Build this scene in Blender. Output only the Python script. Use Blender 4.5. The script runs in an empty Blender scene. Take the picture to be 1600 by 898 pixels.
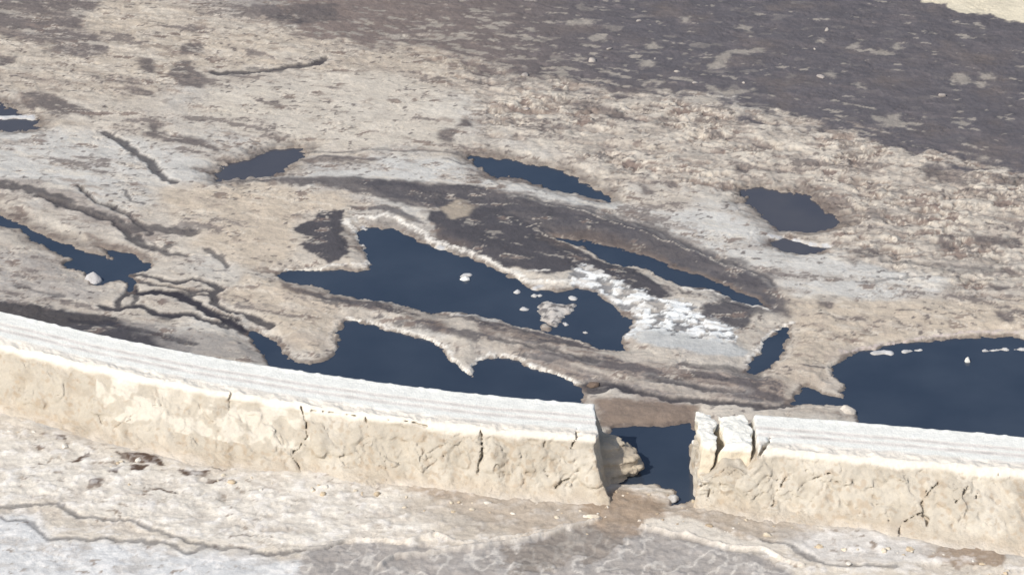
import bpy, math, random
import numpy as np

# ------------------------------------------------------------------ camera, sky, sun
D, TH = 200.0, math.radians(25)
FOV = math.radians(16)
PW, PH = 1600.0, 898.0
CAM = np.array([0, -D*math.cos(TH), D*math.sin(TH)])
FPX = (PW/2)/math.tan(FOV/2)
scene = bpy.context.scene
cd = bpy.data.cameras.new("camera"); cam = bpy.data.objects.new("camera", cd)
scene.collection.objects.link(cam); scene.camera = cam
cd.angle = FOV; cd.clip_start = 1; cd.clip_end = 20000
cam.location = CAM; cam.rotation_euler = (math.pi/2-TH, 0, 0)

SUN_EL, SUN_AZ = math.radians(43), math.radians(222)      # azimuth clockwise from +Y: behind the camera, to the left
w = bpy.data.worlds.new("World"); scene.world = w; w.use_nodes = True
nt = w.node_tree; bg = nt.nodes['Background']
sky = nt.nodes.new('ShaderNodeTexSky'); sky.sky_type = 'NISHITA'; sky.sun_disc = False
sky.sun_elevation = SUN_EL; sky.sun_rotation = SUN_AZ; sky.dust_density = 2.0
nt.links.new(sky.outputs[0], bg.inputs[0]); bg.inputs[1].default_value = 0.10
sd = bpy.data.lights.new("sun", 'SUN'); sd.energy = 3.1; sd.angle = math.radians(0.5); sd.color = (1, .95, .87)
so = bpy.data.objects.new("sun", sd); scene.collection.objects.link(so)
so.rotation_euler = (math.pi/2-SUN_EL, 0, math.pi-SUN_AZ)
so.location = (-60, -60, 80)
vs = scene.view_settings
vs.view_transform = 'Standard'; vs.look = 'None'; vs.gamma = 1; vs.use_curve_mapping = False; vs.exposure = 0.14

# ------------------------------------------------------------------ helpers
def gp(px, py, z=0.0):
    """ground point that the photograph's pixel shows (on the level z)"""
    px = np.asarray(px, float); py = np.asarray(py, float)
    a = (px-PW/2)/FPX; b = -(py-PH/2)/FPX
    dx = a; dy = math.cos(TH)+b*math.sin(TH); dz = -math.sin(TH)+b*math.cos(TH)
    k = (z-CAM[2])/dz
    return np.stack([CAM[0]+k*dx, CAM[1]+k*dy], -1)

def link(name, verts, faces, mat, parent=None, smooth=True, col=None, wet=None):
    me = bpy.data.meshes.new(name)
    verts = np.ascontiguousarray(verts, np.float32); faces = np.ascontiguousarray(faces, np.int32)
    k = faces.shape[1]
    me.vertices.add(len(verts)); me.vertices.foreach_set('co', verts.ravel())
    me.loops.add(faces.size); me.loops.foreach_set('vertex_index', faces.ravel())
    me.polygons.add(len(faces)); me.polygons.foreach_set('loop_start', np.arange(0, faces.size, k, dtype=np.int32))
    if smooth: me.polygons.foreach_set('use_smooth', np.ones(len(faces), bool))
    if col is not None:
        at = me.color_attributes.new('col', 'FLOAT_COLOR', 'POINT')
        c = np.ones((len(verts), 4), np.float32); c[:, :3] = np.clip(col, 0.01, .9)
        if wet is not None: c[:, 3] = wet
        at.data.foreach_set('color', c.ravel())
    me.update(calc_edges=True); me.validate()
    me.materials.append(mat)
    o = bpy.data.objects.new(name, me); scene.collection.objects.link(o)
    if parent: o.parent = parent
    return o

def h_(ix, iy, iz, seed):
    h = (ix.astype(np.uint32)*np.uint32(374761393)+iy.astype(np.uint32)*np.uint32(668265263)
         + iz.astype(np.uint32)*np.uint32(2147483647-1013)+np.uint32(seed*1274126177 & 0xffffffff))
    h ^= h >> np.uint32(13); h *= np.uint32(1274126177); h ^= h >> np.uint32(16)
    h *= np.uint32(2246822519); h ^= h >> np.uint32(13)
    return h
def n2(x, y, seed=0):
    """gradient noise, about -1..1"""
    x = np.asarray(x, np.float32)+1000; y = np.asarray(y, np.float32)+1000
    x0 = np.floor(x); y0 = np.floor(y); fx = x-x0; fy = y-y0
    ix = x0.astype(np.int64); iy = y0.astype(np.int64)
    u = fx*fx*fx*(fx*(fx*6-15)+10); v = fy*fy*fy*(fy*(fy*6-15)+10)
    z = np.zeros_like(ix)
    def g(a, b):
        t = h_(ix+a, iy+b, z, seed).astype(np.float32)*np.float32(2*math.pi/4294967296)
        return np.cos(t)*(fx-a)+np.sin(t)*(fy-b)
    r = (g(0,0)*(1-u)+g(1,0)*u)*(1-v)+(g(0,1)*(1-u)+g(1,1)*u)*v
    return r*1.5
def n3(x, y, z, seed=0):
    x = x.astype(np.float32)+1000; y = y.astype(np.float32)+1000; z = z.astype(np.float32)+1000
    x0 = np.floor(x); y0 = np.floor(y); z0 = np.floor(z); fx = x-x0; fy = y-y0; fz = z-z0
    ix = x0.astype(np.int64); iy = y0.astype(np.int64); iz = z0.astype(np.int64)
    u = fx*fx*(3-2*fx); v = fy*fy*(3-2*fy); w_ = fz*fz*(3-2*fz)
    def g(a, b, c):
        h = h_(ix+a, iy+b, iz+c, seed)
        gx = (h & np.uint32(1023)).astype(np.float32)/511.5-1
        gy = ((h >> np.uint32(10)) & np.uint32(1023)).astype(np.float32)/511.5-1
        gz = ((h >> np.uint32(20)) & np.uint32(1023)).astype(np.float32)/511.5-1
        return gx*(fx-a)+gy*(fy-b)+gz*(fz-c)
    a = (g(0,0,0)*(1-u)+g(1,0,0)*u)*(1-v)+(g(0,1,0)*(1-u)+g(1,1,0)*u)*v
    b = (g(0,0,1)*(1-u)+g(1,0,1)*u)*(1-v)+(g(0,1,1)*(1-u)+g(1,1,1)*u)*v
    return (a*(1-w_)+b*w_)*1.5
def fbm(x, y, s, oct=4, seed=0, gain=.5):
    r = 0; a = 1; t = 0
    for i in range(oct):
        r = r+a*n2(x/s, y/s, seed+i*7); t += a; a *= gain; s /= 2.03
    return r/t*1.4
def cells(x, y, seed=0):
    '''distance to the border between cells and a random number per cell'''
    x = np.asarray(x, np.float32)+500; y = np.asarray(y, np.float32)+500
    ix = np.floor(x).astype(np.int64); iy = np.floor(y).astype(np.int64); z = np.zeros_like(ix)
    f1 = np.full(x.shape, 9., np.float32); f2 = f1.copy(); rid = np.zeros(x.shape, np.float32)
    for a in (-1, 0, 1):
        for b in (-1, 0, 1):
            h = h_(ix+a, iy+b, z, seed)
            d = (ix+a+(h & np.uint32(1023)).astype(np.float32)/1023-x)**2+(iy+b+((h >> np.uint32(10)) & np.uint32(1023)).astype(np.float32)/1023-y)**2
            r = ((h >> np.uint32(20)) & np.uint32(1023)).astype(np.float32)/1023
            c = d < f1; f2 = np.where(c, f1, np.minimum(f2, d)); rid = np.where(c, r, rid); f1 = np.minimum(f1, d)
    return np.sqrt(f2)-np.sqrt(f1), rid
def ss(a, b, x):
    t = np.clip((x-a)/(b-a), 0, 1); return t*t*(3-2*t)
def S(r, g, b, k=1.0):
    c = np.array([r, g, b])/255.0
    return np.where(c < .04045, c/12.92, ((c+.055)/1.055)**2.4)*k

FAR = 50.0
def seg_d(X, Y, P, closed):
    n = len(P); d2 = np.full(X.shape, 1e9, np.float32)
    for i in range(n if closed else n-1):
        ax, ay = P[i]; bx, by = P[(i+1) % n]
        ex, ey = bx-ax, by-ay; L = ex*ex+ey*ey+1e-9
        t = np.clip(((X-ax)*ex+(Y-ay)*ey)/L, 0, 1)
        d2 = np.minimum(d2, (X-ax-t*ex)**2+(Y-ay-t*ey)**2)
    return np.sqrt(d2)
def sdf(X, Y, P, m=4.0):
    """signed distance to polygon P (negative inside); FAR when more than m away"""
    P = np.asarray(P, np.float32); out = np.full(X.shape, FAR, np.float32)
    k = (X > P[:,0].min()-m) & (X < P[:,0].max()+m) & (Y > P[:,1].min()-m) & (Y < P[:,1].max()+m)
    x = X[k]; y = Y[k]; d = seg_d(x, y, P, True); ins = np.zeros(x.shape, bool); n = len(P)
    for i in range(n):
        ax, ay = P[i]; bx, by = P[(i+1) % n]
        if ay == by: continue
        c = ((ay > y) != (by > y)) & (x < (bx-ax)*(y-ay)/(by-ay)+ax); ins ^= c
    out[k] = np.where(ins, -d, d); return out
def pld(X, Y, P, m=3.0):
    P = np.asarray(P, np.float32); out = np.full(X.shape, FAR, np.float32)
    k = (X > P[:,0].min()-m) & (X < P[:,0].max()+m) & (Y > P[:,1].min()-m) & (Y < P[:,1].max()+m)
    out[k] = seg_d(X[k], Y[k], P, False); return out
def pts(s):
    a = np.array([[float(v) for v in q.split(',')] for q in s.split()]); return gp(a[:,0], a[:,1])

# ------------------------------------------------------------------ materials
def new_mat(name):
    m = bpy.data.materials.new(name); m.use_nodes = True
    return m, m.node_tree, m.node_tree.nodes['Principled BSDF']
def earth_mat(name, bumps, var=.25, vscales=(1.2, 9, 40), bstr=.6):
    """base colour from the surface's own colour attribute, broken up by grain; alpha of the attribute = wetness"""
    m, t, b = new_mat(name); N = t.nodes; L = t.links
    at = N.new('ShaderNodeVertexColor'); at.layer_name = 'col'
    geo = N.new('ShaderNodeNewGeometry')
    acc = None
    for i, s in enumerate(vscales):
        n = N.new('ShaderNodeTexNoise'); n.inputs['Scale'].default_value = s; n.inputs['Detail'].default_value = 4
        n.inputs['Roughness'].default_value = .6
        L.new(geo.outputs['Position'], n.inputs['Vector'])
        mr = N.new('ShaderNodeMapRange'); mr.inputs[1].default_value = .3; mr.inputs[2].default_value = .7
        a = var*(1, .8, .6)[i]; mr.inputs[3].default_value = 1-a; mr.inputs[4].default_value = 1+a*.7
        L.new(n.outputs[0], mr.inputs[0])
        if acc is None: acc = mr.outputs[0]
        else:
            mm = N.new('ShaderNodeMath'); mm.operation = 'MULTIPLY'; L.new(acc, mm.inputs[0]); L.new(mr.outputs[0], mm.inputs[1]); acc = mm.outputs[0]
    vm = N.new('ShaderNodeVectorMath'); vm.operation = 'SCALE'; L.new(at.outputs[0], vm.inputs[0]); L.new(acc, vm.inputs['Scale'])
    L.new(vm.outputs[0], b.inputs['Base Color'])
    r = N.new('ShaderNodeMapRange'); r.inputs[3].default_value = .95; r.inputs[4].default_value = .45
    L.new(at.outputs['Alpha'], r.inputs[0]); L.new(r.outputs[0], b.inputs['Roughness'])
    b.inputs['Specular IOR Level'].default_value = .3
    prev = None
    for s, dist in bumps:
        n = N.new('ShaderNodeTexNoise'); n.inputs['Scale'].default_value = s; n.inputs['Detail'].default_value = 5
        n.inputs['Roughness'].default_value = .65; L.new(geo.outputs['Position'], n.inputs['Vector'])
        bp = N.new('ShaderNodeBump'); bp.inputs['Strength'].default_value = bstr; bp.inputs['Distance'].default_value = dist
        L.new(n.outputs[0], bp.inputs['Height'])
        if prev: L.new(prev, bp.inputs['Normal'])
        prev = bp.outputs[0]
    L.new(prev, b.inputs['Normal'])
    return m
M_ground = earth_mat('salt_and_mud', [(1.6, .15), (7, .035)], var=.12, vscales=(.8, 4, 22))
M_levee = earth_mat('dried_earth', [(3.0, .09), (12, .03)], var=.08, vscales=(1.5, 7, 30))
M_rock = earth_mat('salt_clod', [(6, .08), (20, .03)], var=.15)
def water_mat(name, c0, c1):
    m, t, b = new_mat(name); N = t.nodes; L = t.links
    geo = N.new('ShaderNodeNewGeometry'); n = N.new('ShaderNodeTexNoise'); n.inputs['Scale'].default_value = .22
    n.inputs['Detail'].default_value = 3; L.new(geo.outputs['Position'], n.inputs['Vector'])
    cr = N.new('ShaderNodeValToRGB'); cr.color_ramp.elements[0].position = .35; cr.color_ramp.elements[1].position = .7
    cr.color_ramp.elements[0].color = c0; cr.color_ramp.elements[1].color = c1
    L.new(n.outputs[0], cr.inputs[0]); L.new(cr.outputs[0], b.inputs['Base Color'])
    b.inputs['Roughness'].default_value = .12; b.inputs['IOR'].default_value = 1.33
    n = N.new('ShaderNodeTexNoise'); n.inputs['Scale'].default_value = 5; n.inputs['Detail'].default_value = 4
    mp = N.new('ShaderNodeMapping'); mp.inputs['Scale'].default_value = (1, 2.2, 1)
    L.new(geo.outputs['Position'], mp.inputs[0]); L.new(mp.outputs[0], n.inputs['Vector'])
    bp = N.new('ShaderNodeBump'); bp.inputs['Strength'].default_value = .25; bp.inputs['Distance'].default_value = .03
    L.new(n.outputs[0], bp.inputs['Height']); L.new(bp.outputs[0], b.inputs['Normal'])
    return m
M_water = water_mat('brine_water', (.032, .046, .072, 1), (.046, .062, .090, 1)); M_murky = water_mat('murky_water', (.066, .068, .084, 1), (.09, .088, .098, 1))

# ------------------------------------------------------------------ ground sheet
def ext(a, b, step, far=4000, n=26):
    core = np.arange(a, b+step/2, step)
    g = np.geomspace(step*1.5, far, n)
    return np.concatenate([a-g[::-1], core, core[-1]+g])
xs = ext(-37, 37, .088); ys = ext(-38, 50, .112)
GX, GY = np.meshgrid(xs, ys); GX = GX.astype(np.float32); GY = GY.astype(np.float32)
core = (np.abs(GX) < 45) & (GY > -46) & (GY < 58)
X0, Y0 = GX[core], GY[core]
# ragged outlines: the features are looked up at slightly shifted places
wx = .30*fbm(X0, Y0, 1.6, 4, 11, .6)+.30*fbm(X0, Y0, 5, 2, 12)
wy = .45*fbm(X0, Y0, 1.6, 4, 21, .6)+.40*fbm(X0, Y0, 5, 2, 22)
X, Y = X0+wx*.8, Y0+wy*.8

PONDS = [
 ('main', "432,434 455,423 478,422 500,421 530,422 552,424 573,420 578,406 569,395 562,378 557,365 566,356 585,354 600,358 625,362 640,367 655,374 680,384 705,395 730,405 760,415 790,428 805,434 818,442 835,452 870,457 905,450 920,450 938,462 955,478 972,490 990,502 985,515 973,527 980,542 984,549 965,549 940,548 915,538 888,532 868,528 848,522 825,516 800,510 770,500 745,492 715,488 700,490 665,487 640,481 620,478 600,473 570,468 540,464 515,457 490,450 465,445 445,440"),
 ('lower', "534,500 550,500 575,507 600,514 630,522 650,530 670,535 690,548 700,560 715,572 727,582 735,586 740,575 745,565 760,558 780,560 800,565 825,572 850,580 875,588 895,596 910,605 912,622 915,650 900,668 800,664 700,652 600,638 500,618 440,600 410,560 400,540 385,524 400,514 425,524 435,540 450,555 470,566 490,569 510,566 524,556 525,545 528,520"),
 ('right', "1760,548 1600,531 1534,526 1491,527 1468,531 1434,534 1400,537 1367,544 1344,547 1324,549 1317,559 1304,566 1297,581 1304,591 1315,599 1317,623 1300,620 1280,609 1262,603 1250,607 1240,622 1236,634 1260,632 1290,634 1315,634 1330,640 1340,655 1350,690 1450,715 1600,730 1760,750"),
 ('topmid', "729,242 755,242 775,246 800,249 823,258 850,261 877,266 897,276 914,287 934,297 950,306 962,314 940,314 915,310 885,303 860,297 840,290 820,284 800,280 771,278 751,271 734,258"),
 ('topright', "1152,300 1165,293 1190,292 1230,298 1265,305 1283,318 1297,328 1312,340 1315,352 1300,360 1270,362 1240,361 1217,362 1200,350 1178,330 1160,318"),
 ('topright2', "1206,380 1227,372 1252,376 1280,383 1302,389 1283,397 1250,400 1227,395 1210,388"),
 ('topleft', "-60,158 10,164 33,175 36,184 60,187 68,195 55,205 30,207 0,205 -60,206"),
 ('upleft', "325,272 345,262 370,256 390,250 404,243 422,235 477,232 472,247 466,257 445,268 427,275 380,283 340,282"),
 ('left', "-40,322 0,337 33,350 60,363 90,378 110,382 134,393 157,401 175,404 160,392 152,384 177,388 200,397 220,400 234,412 234,424 214,427 202,430 206,442 210,458 198,458 192,445 180,442 164,446 147,449 134,443 130,427 110,420 92,413 106,407 80,392 63,382 43,373 27,362 0,355 -40,345"),
 ('strip', "862,372 890,374 917,377 960,384 1000,397 1040,407 1084,424 1118,440 1151,454 1184,467 1204,480 1178,477 1134,467 1114,456 1084,452 1064,448 1040,436 1014,424 980,417 944,407 917,394 887,383"),
 ('small', "1188,540 1200,528 1217,514 1235,509 1230,527 1223,547 1213,566 1197,581 1178,588 1160,586 1170,572 1185,552"),
 ('breach', "955,668 990,666 1031,665 1055,662 1079,656 1095,680 1097,708 1100,732 1100,757 1092,778 1070,789 1046,793 1058,781 1054,770 1034,764 1000,760 960,756 940,740 940,690"),
]
pond_d = {}
for nm, s in PONDS: pond_d[nm] = sdf(X, Y, pts(s), 6)
isl = sdf(X, Y, pts("836,485 842,475 855,471 870,474 878,478 890,476 892,484 880,490 872,500 862,510 850,502 840,497"))
rag = .12*fbm(X0, Y0, .5, 3, 301)
pond_d['main'] = np.maximum(pond_d['main'], -(isl+rag))
pond_d['main'] = np.maximum(pond_d['main'], .0-sdf(X, Y, pts("842,510 850,508 856,514 852,521 845,519")))
# thin bars of salt lying just above the water
bars = np.full(X.shape, FAR, np.float32); frb = fbm(X0, Y0, .5, 3, 315)
for s, r in [("1366,551 1380,551 1392,552", .20), ("1412,549 1440,546", .10), ("1536,548 1570,546 1650,547", .09), ("-60,184 30,184 50,186", .22),
             ("1200,372 1240,376 1300,388", .08), ("808,457 808,457.5", .16), ("817,483 820,483", .18), ("833,463 834,464", .13), ("843,463 843,464", .13),
             ("895,466 896,467", .16), ("914,520 916,521", .12), ("724,430 731,429", .14), ("838,452 846,450", .1), ("686,387 690,389", .12), ("566,357 572,359", .12), ("880,505 884,508", .05)]:
    bars = np.minimum(bars, .04+.14*frb+pld(X*.4+X0*.6, Y*.4+Y0*.6, pts(s))-r)
for nm in ('main', 'right', 'topleft'): pond_d[nm] = np.maximum(pond_d[nm], -bars*1.0)
dP = np.minimum.reduce(list(pond_d.values()))
fr = fbm(X0, Y0, .55, 4, 311, .65); far_ = 1+1.2*ss(8, 12, Y0); dP = dP+np.where(bars < .3, 0, .22*far_*fr+.25*(far_-1)*fbm(X0*.5, Y0, 1.2, 3, 314)+.12*fbm(X0, Y0, 1.6, 2, 312))*(1-ss(2, 3, np.abs(dP)))
# incised channels: (polyline, half width m, depth, darkness)
CH = [
 ("201,432 227,435 254,444 278,447 301,439 321,444 338,451 346,457 334,464", .13, .22, .9),
 ("208,452 214,459 254,462 284,466 311,479 324,494 351,507 368,514 390,520", .2, .3, 1),
 ("288,464 331,467 341,481 355,491 375,497 400,502 430,512", .14, .22, .9),
 ("157,484 187,491 214,484 241,492 268,501 301,501 335,510 365,517 395,525", .17, .25, .95),
 ("206,450 197,468 187,480 190,490", .12, .25, .9), ("212,462 214,475 208,485", .12, .2, .8),
 ("164,214 190,228 212,248 235,262 245,278 262,288 275,290", .17, .3, .85),
 ("480,242 540,243 600,240 625,247 660,243 715,247 728,254", .14, .12, .5),
 ("340,121 390,118 440,112 500,105 512,98", .26, .2, .85), ("400,113 440,116", .4, .15, .5),
 ("0,795 84,799 127,814 150,819 214,825 241,842 284,847 318,866 381,869 400,877 420,879 467,869 534,857", .12, .2, .62),
 ("-30,806 0,812 13,820 40,822 57,832 74,850 134,850 200,854 268,859 301,871 321,866", .13, .2, .62),
 ("905,604 950,606 987,619 1017,624 1047,631 1100,634 1151,639 1200,642 1240,636", .22, .3, .85),
 ("915,603 925,612 940,618 960,612 985,620", .3, .3, .9),
 ("1014,598 1067,608 1100,618 1160,622", .22, .2, .6),
 ("1200,852 1243,859 1267,876 1287,889 1334,894 1400,899", .12, .2, .6), ("1004,834 1050,851 1100,864 1168,871 1200,878", .09, .14, .45),
 ("0,293 60,308 110,328 160,345 200,362 240,363 300,372", .45, .16, .75), ("60,315 120,332 170,350 210,378 240,395", .2, .2, .85),
 ("215,372 228,385 262,404 300,408", .17, .15, .8), ("195,306 210,322 228,325", .1, .12, .7), ("0,352 30,360 60,368", .08, .1, .5), ("120,300 150,322 185,335 215,355 232,372", .13, .1, .8), ("228,385 250,398 268,392", .12, .1, .7), ("205,440 240,452 262,452 300,460 330,460", .09, .1, .85),
 ("300,470 318,486 345,497 372,508", .12, .1, .95), ("236,492 262,500 290,497 312,505 350,520", .14, .1, .9), ("30,455 60,462 100,470", .16, .1, .5), ("110,505 160,512 240,528 300,545", .2, .1, .7), ("740,255 720,262 690,256", .08, .1, .5), ("320,398 335,412 352,425", .18, .2, .75),
 ("640,395 600,380", .01, .0, .0), ("700,855 734,867 768,864 800,855", .1, .1, .35),
 ("430,35 470,38", .4, .1, .4), ("960,345 1040,372 1100,400 1160,425 1210,450", .18, .18, .5), ("800,310 880,327 960,347", .15, .12, .45),
 ("1340,448 1400,444 1440,443", .14, .12, .5), ("1462,428 1500,432 1545,430", .3, .12, .45), ("1380,418 1440,420 1560,428 1640,432", .22, .12, .5),
 ("560,505 600,512 640,520", .01, .0, .0), ("780,538 850,552 930,570", .2, .15, .6), ("830,560 900,580 960,600", .14, .12, .4),
 ("1000,352 1010,340 1060,350", .1, .05, .2), ("1070,575 1130,580 1180,590", .3, .12, .6), ("1000,600 1080,596 1140,600", .13, .1, .4),
]
fr0 = fbm(X0, Y0, .6, 3, 313); cz = np.zeros_like(X); cdark = np.zeros_like(X); crim = np.zeros_like(X)
for s, hw, dp, dk in CH:
    if dk == 0: continue
    if 150 < float(s.split(',')[0]) < 290 and .8 < dk <= 1: hw *= 1.35
    d = pld(X, Y, pts(s)); v = 1+.35*n2(X0/1.7, Y0/1.7, 77)+.55*fr0*(hw > .15)
    m = 1-ss(hw*.75*v, hw*1.35*v+.05, d)
    cz = np.maximum(cz, m*dp*.28); cdark = np.maximum(cdark, m*dk)
    crim = np.maximum(crim, (1-ss(hw*1.2, hw*3.2, d))*(dp > .1))
# raised crust ridges at the front, pale
RG = [("480,866 534,855 587,855 647,855 678,847 700,853 734,863 768,860 800,850 850,836 900,826 936,818", .09, .16),
      ("590,897 624,877 667,873 718,871 800,859 850,842 900,829 934,819", .11, .2),
      ("1004,830 1050,847 1100,860 1168,867 1210,875 1260,892", .10, .18),
]
rz = np.zeros_like(X); rcol = np.zeros_like(X)
for s, hw, hh in RG:
    d = pld(X, Y, pts(s)); m = 1-ss(hw*.4, hw*1.8, d); rz = np.maximum(rz, m*hh); rcol = np.maximum(rcol, m)

# base shapes of the surface
nA = fbm(X0, Y0, 9, 4, 31); nB = fbm(X0, Y0, 2.6, 4, 41, .55); nC = fbm(X0, Y0, .9, 4, 51, .6); nD = fbm(X0, Y0, .33, 3, 61)
nE = fbm(X0*.55, Y0, 1.5, 4, 71, .6); nF = fbm(X0, Y0, 4.5, 4, 81, .6)
ridge = 1-np.abs(fbm(X0*.6, Y0, 1.3, 3, 91, .6))*2.2
UU, VV = .906*X0-.423*Y0, .423*X0+.906*Y0
nS = fbm(UU*.30+.5*nC, VV+.35*nB, 1.1, 5, 111, .6); nS2 = fbm(UU*.22, VV+.3*nC, .5, 4, 121, .6)
cw = .45*nC+.5*nB
cb1, cr1 = cells(X0*.55+cw, Y0*.85+cw*.8+.4*nD, 131)
cb2, cr2 = cells(UU*.9+.8*nB+.6*nD, VV*1.6+.8*nC, 141)
pale = S(201, 192, 179, .96); paleB = S(204, 202, 196); warm = S(199, 185, 166); cream = S(219, 210, 195, .98); salt = S(232, 231, 228)
mud = S(116, 108, 105); mudB = S(99, 96, 100); mudD = S(84, 81, 84); brown = S(130, 117, 109); wetd = S(70, 64, 68); gray = S(168, 162, 156)
def mixc(C, c, m): return C+(np.asarray(c, np.float32)[None]-C)*m[:, None]
C = np.tile(np.asarray(pale, np.float32), (X.size, 1)); wet = np.zeros_like(X)
C = mixc(C, paleB, ss(-.1, .5, nA)*.7); C = mixc(C, gray, ss(.0, .6, nF)*.35)
C = mixc(C, warm, ss(.1, .5, nS)*.35)
rough = np.full(X.shape, .05, np.float32)      # amplitude of the small relief
def front0(x, y): return (y < -13-.35*x).astype(np.float32)
def layer(poly, col, soft=.3, amp=.5, m=1.0, wt=None, rg=None, n=None, far=6):
    global C, wet, rough
    d = sdf(X, Y, pts(poly), far)+amp*(nC*.6+nB if n is None else n)
    k = (1-ss(-soft, soft, d))*m
    if col is not None: C = mixc(C, col, k)
    if wt is not None: wet = wet+(wt-wet)*k
    if rg is not None: rough = rough+(rg-rough)*k
    return k
# rough stony belt between the far mud and the lake bed
kr = layer("690,95 900,120 1060,160 1220,190 1400,235 1800,290 1800,470 1500,470 1340,425 1240,330 1100,300 960,290 840,240 760,210", pale, 1.5, .6, 1, rg=.10)
kr = kr*(.45+.55*ss(-.2, .25, nF+.4*nB))
kr2 = layer("-80,-60 420,40 760,90 720,150 560,120 330,120 210,160 -60,150", warm*.97, 1.5, .6, .6, rg=.09)
# broken mud inside the belt, in its low places
lowm = ss(.05, .35, -(nE*.9+nC*.45))
C = mixc(C, brown, lowm*kr*.75); C = mixc(C, cream, ss(.2, .6, nC+nD*.4)*kr*.6)
C = mixc(C, mud, lowm*kr2*.4)
C = mixc(C, brown, ss(.42, .62, nE+.4*nC)*.45*(Y0 > -8))
arc = (1-ss(.02, .10, cb1))*ss(-.05, .25, nF+nC*.6)
C = mixc(C, brown*.92, arc*kr*.75); C = mixc(C, cream*1.02, ss(.55, .8, cr1)*kr*.55)
nH = fbm(X0*.6, Y0, 2.0, 5, 741, .62); C = mixc(C, mud*1.02, ss(.10, .22, nH)*kr*.72); C = mixc(C, brown*1.15, ss(.12, .42, nS)*kr*.4); C = mixc(C, mud*1.05, ss(.22, .45, nS2)*ss(-.1, .4, nF)*kr*.6)
nP = fbm(X0*.62+.3*fr, Y0, 1.0, 4, 761, .6)
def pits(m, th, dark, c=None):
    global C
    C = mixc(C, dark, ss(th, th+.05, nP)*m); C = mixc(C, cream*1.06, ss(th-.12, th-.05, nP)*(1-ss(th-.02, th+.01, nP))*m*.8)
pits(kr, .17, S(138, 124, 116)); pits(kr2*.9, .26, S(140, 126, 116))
# pale smooth flats
layer("-60,205 160,215 330,250 330,285 250,300 -60,285", paleB*1.02, .8, .5, .8, rg=.03)
layer("340,140 620,120 720,170 720,235 560,235 400,225 300,190", cream*.93, 1.2, .8, .7, rg=.03)
layer("480,250 720,258 960,318 1120,345 1240,385 1330,420 1480,445 1460,480 1260,480 1190,430 1060,380 900,330 700,290 480,280", paleB*1.03, .5, .3, .9, rg=.02)
layer("240,300 420,292 540,310 560,335 470,345 470,400 420,430 340,420 290,380", warm*1.06, .8, .6, .85, rg=.05)
layer("380,440 450,445 530,480 530,520 500,565 440,530 400,500 340,470", warm*1.06, .4, .3, .8, rg=.07)
layer("1200,470 1800,480 1800,540 1460,525 1320,545 1290,600 1240,605 1200,640 1140,610 1230,560 1240,500", warm*1.0, .5, .4, .8, rg=.08)
# far mud flat
nU = nB*1.9+nS*2.6+nE*1.3+nF*1.0+nC*.5
ku = layer("395,-60 420,30 480,62 560,72 690,82 725,112 800,128 880,140 960,150 1050,150 1130,162 1200,185 1300,212 1400,238 1500,262 1800,295 1800,-60", mud, 1.0, 1.0, 1, wt=.45, rg=.06, n=nU, far=12)
C = mixc(C, mudB, ku*ss(800, 1200, 800+(X0+4)*30)*ss(-.6, .3, nF+.3)*.85)
fleck = ss(.42, .58, fbm(X0*.6, Y0*1.0, 1.1, 3, 401, .5)+.22*nF)*(1-ss(8, 26, X0)*.75)
dU = sdf(X0, Y0, pts("395,-60 420,30 480,62 560,72 690,82 725,112 800,128 880,140 960,150 1050,150 1130,162 1200,185 1300,212 1400,238 1500,262 1800,295 1800,-60"), 30)
near = ss(-13, -1.0, dU+2.5*nF)*(1-.8*ss(0, 14, X0))
fl2 = ss(.46-.40*near, .56-.36*near, .75*fbm(UU*.35, VV, .8, 4, 411, .55)+.45*fbm(X0*.6, Y0, .45, 3, 412)+.2*nF)
fleck = np.maximum(fleck*.45, fl2)
C = mixc(C, pale*.8, fleck*ku*.7); wet *= 1-fleck*ku
C = mixc(C, S(126, 118, 118), ku*(1-fleck)*ss(.0, .5, nS)*.4)
C = mixc(C, S(140, 126, 118), ku*(1-fleck)*ss(6, -14, X0)*.7)
for q in ["1098,114 1112,100 1130,88 1195,81 1192,88 1150,93 1135,101 1140,115 1115,112", "1362,186 1385,192 1392,184 1402,184 1400,194 1430,200 1390,205 1368,198", "1358,90 1372,84 1395,92 1366,97", "1392,82 1402,80 1410,85 1398,87",
          "1488,123 1512,123 1526,136 1508,139 1495,132", "1528,134 1540,134 1548,141 1534,143", "1530,122 1552,124 1552,130 1534,129", "1492,201 1500,198 1512,203 1500,208", "1104,141 1120,149 1175,146 1178,151 1130,156 1106,149",
          "1283,123 1296,120 1304,127 1288,129", "1330,137 1345,135 1354,146 1340,143", "1325,78 1338,75 1342,82 1328,84", "1278,68 1290,70 1286,74 1276,73", "1004,136 1030,133 1034,138 1006,141", "1000,104 1014,100 1016,108 1002,110",
          "1088,160 1120,158 1130,166 1098,168", "1060,36 1076,34 1074,42 1060,42", "1148,48 1170,50 1168,54 1150,53", "1012,78 1030,76 1030,83 1014,83", "885,40 925,38 926,46 888,46", "922,62 945,62 944,72 925,72"]:
    layer(q, pale*.82, .2, .35, .62, wt=0, n=fr+nC)
kc = layer("-90,-60 150,-60 150,25 120,48 165,68 160,92 130,102 95,98 60,68 -90,50", mud*1.02, .5, .7, .95, wt=.4, rg=.05)
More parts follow.
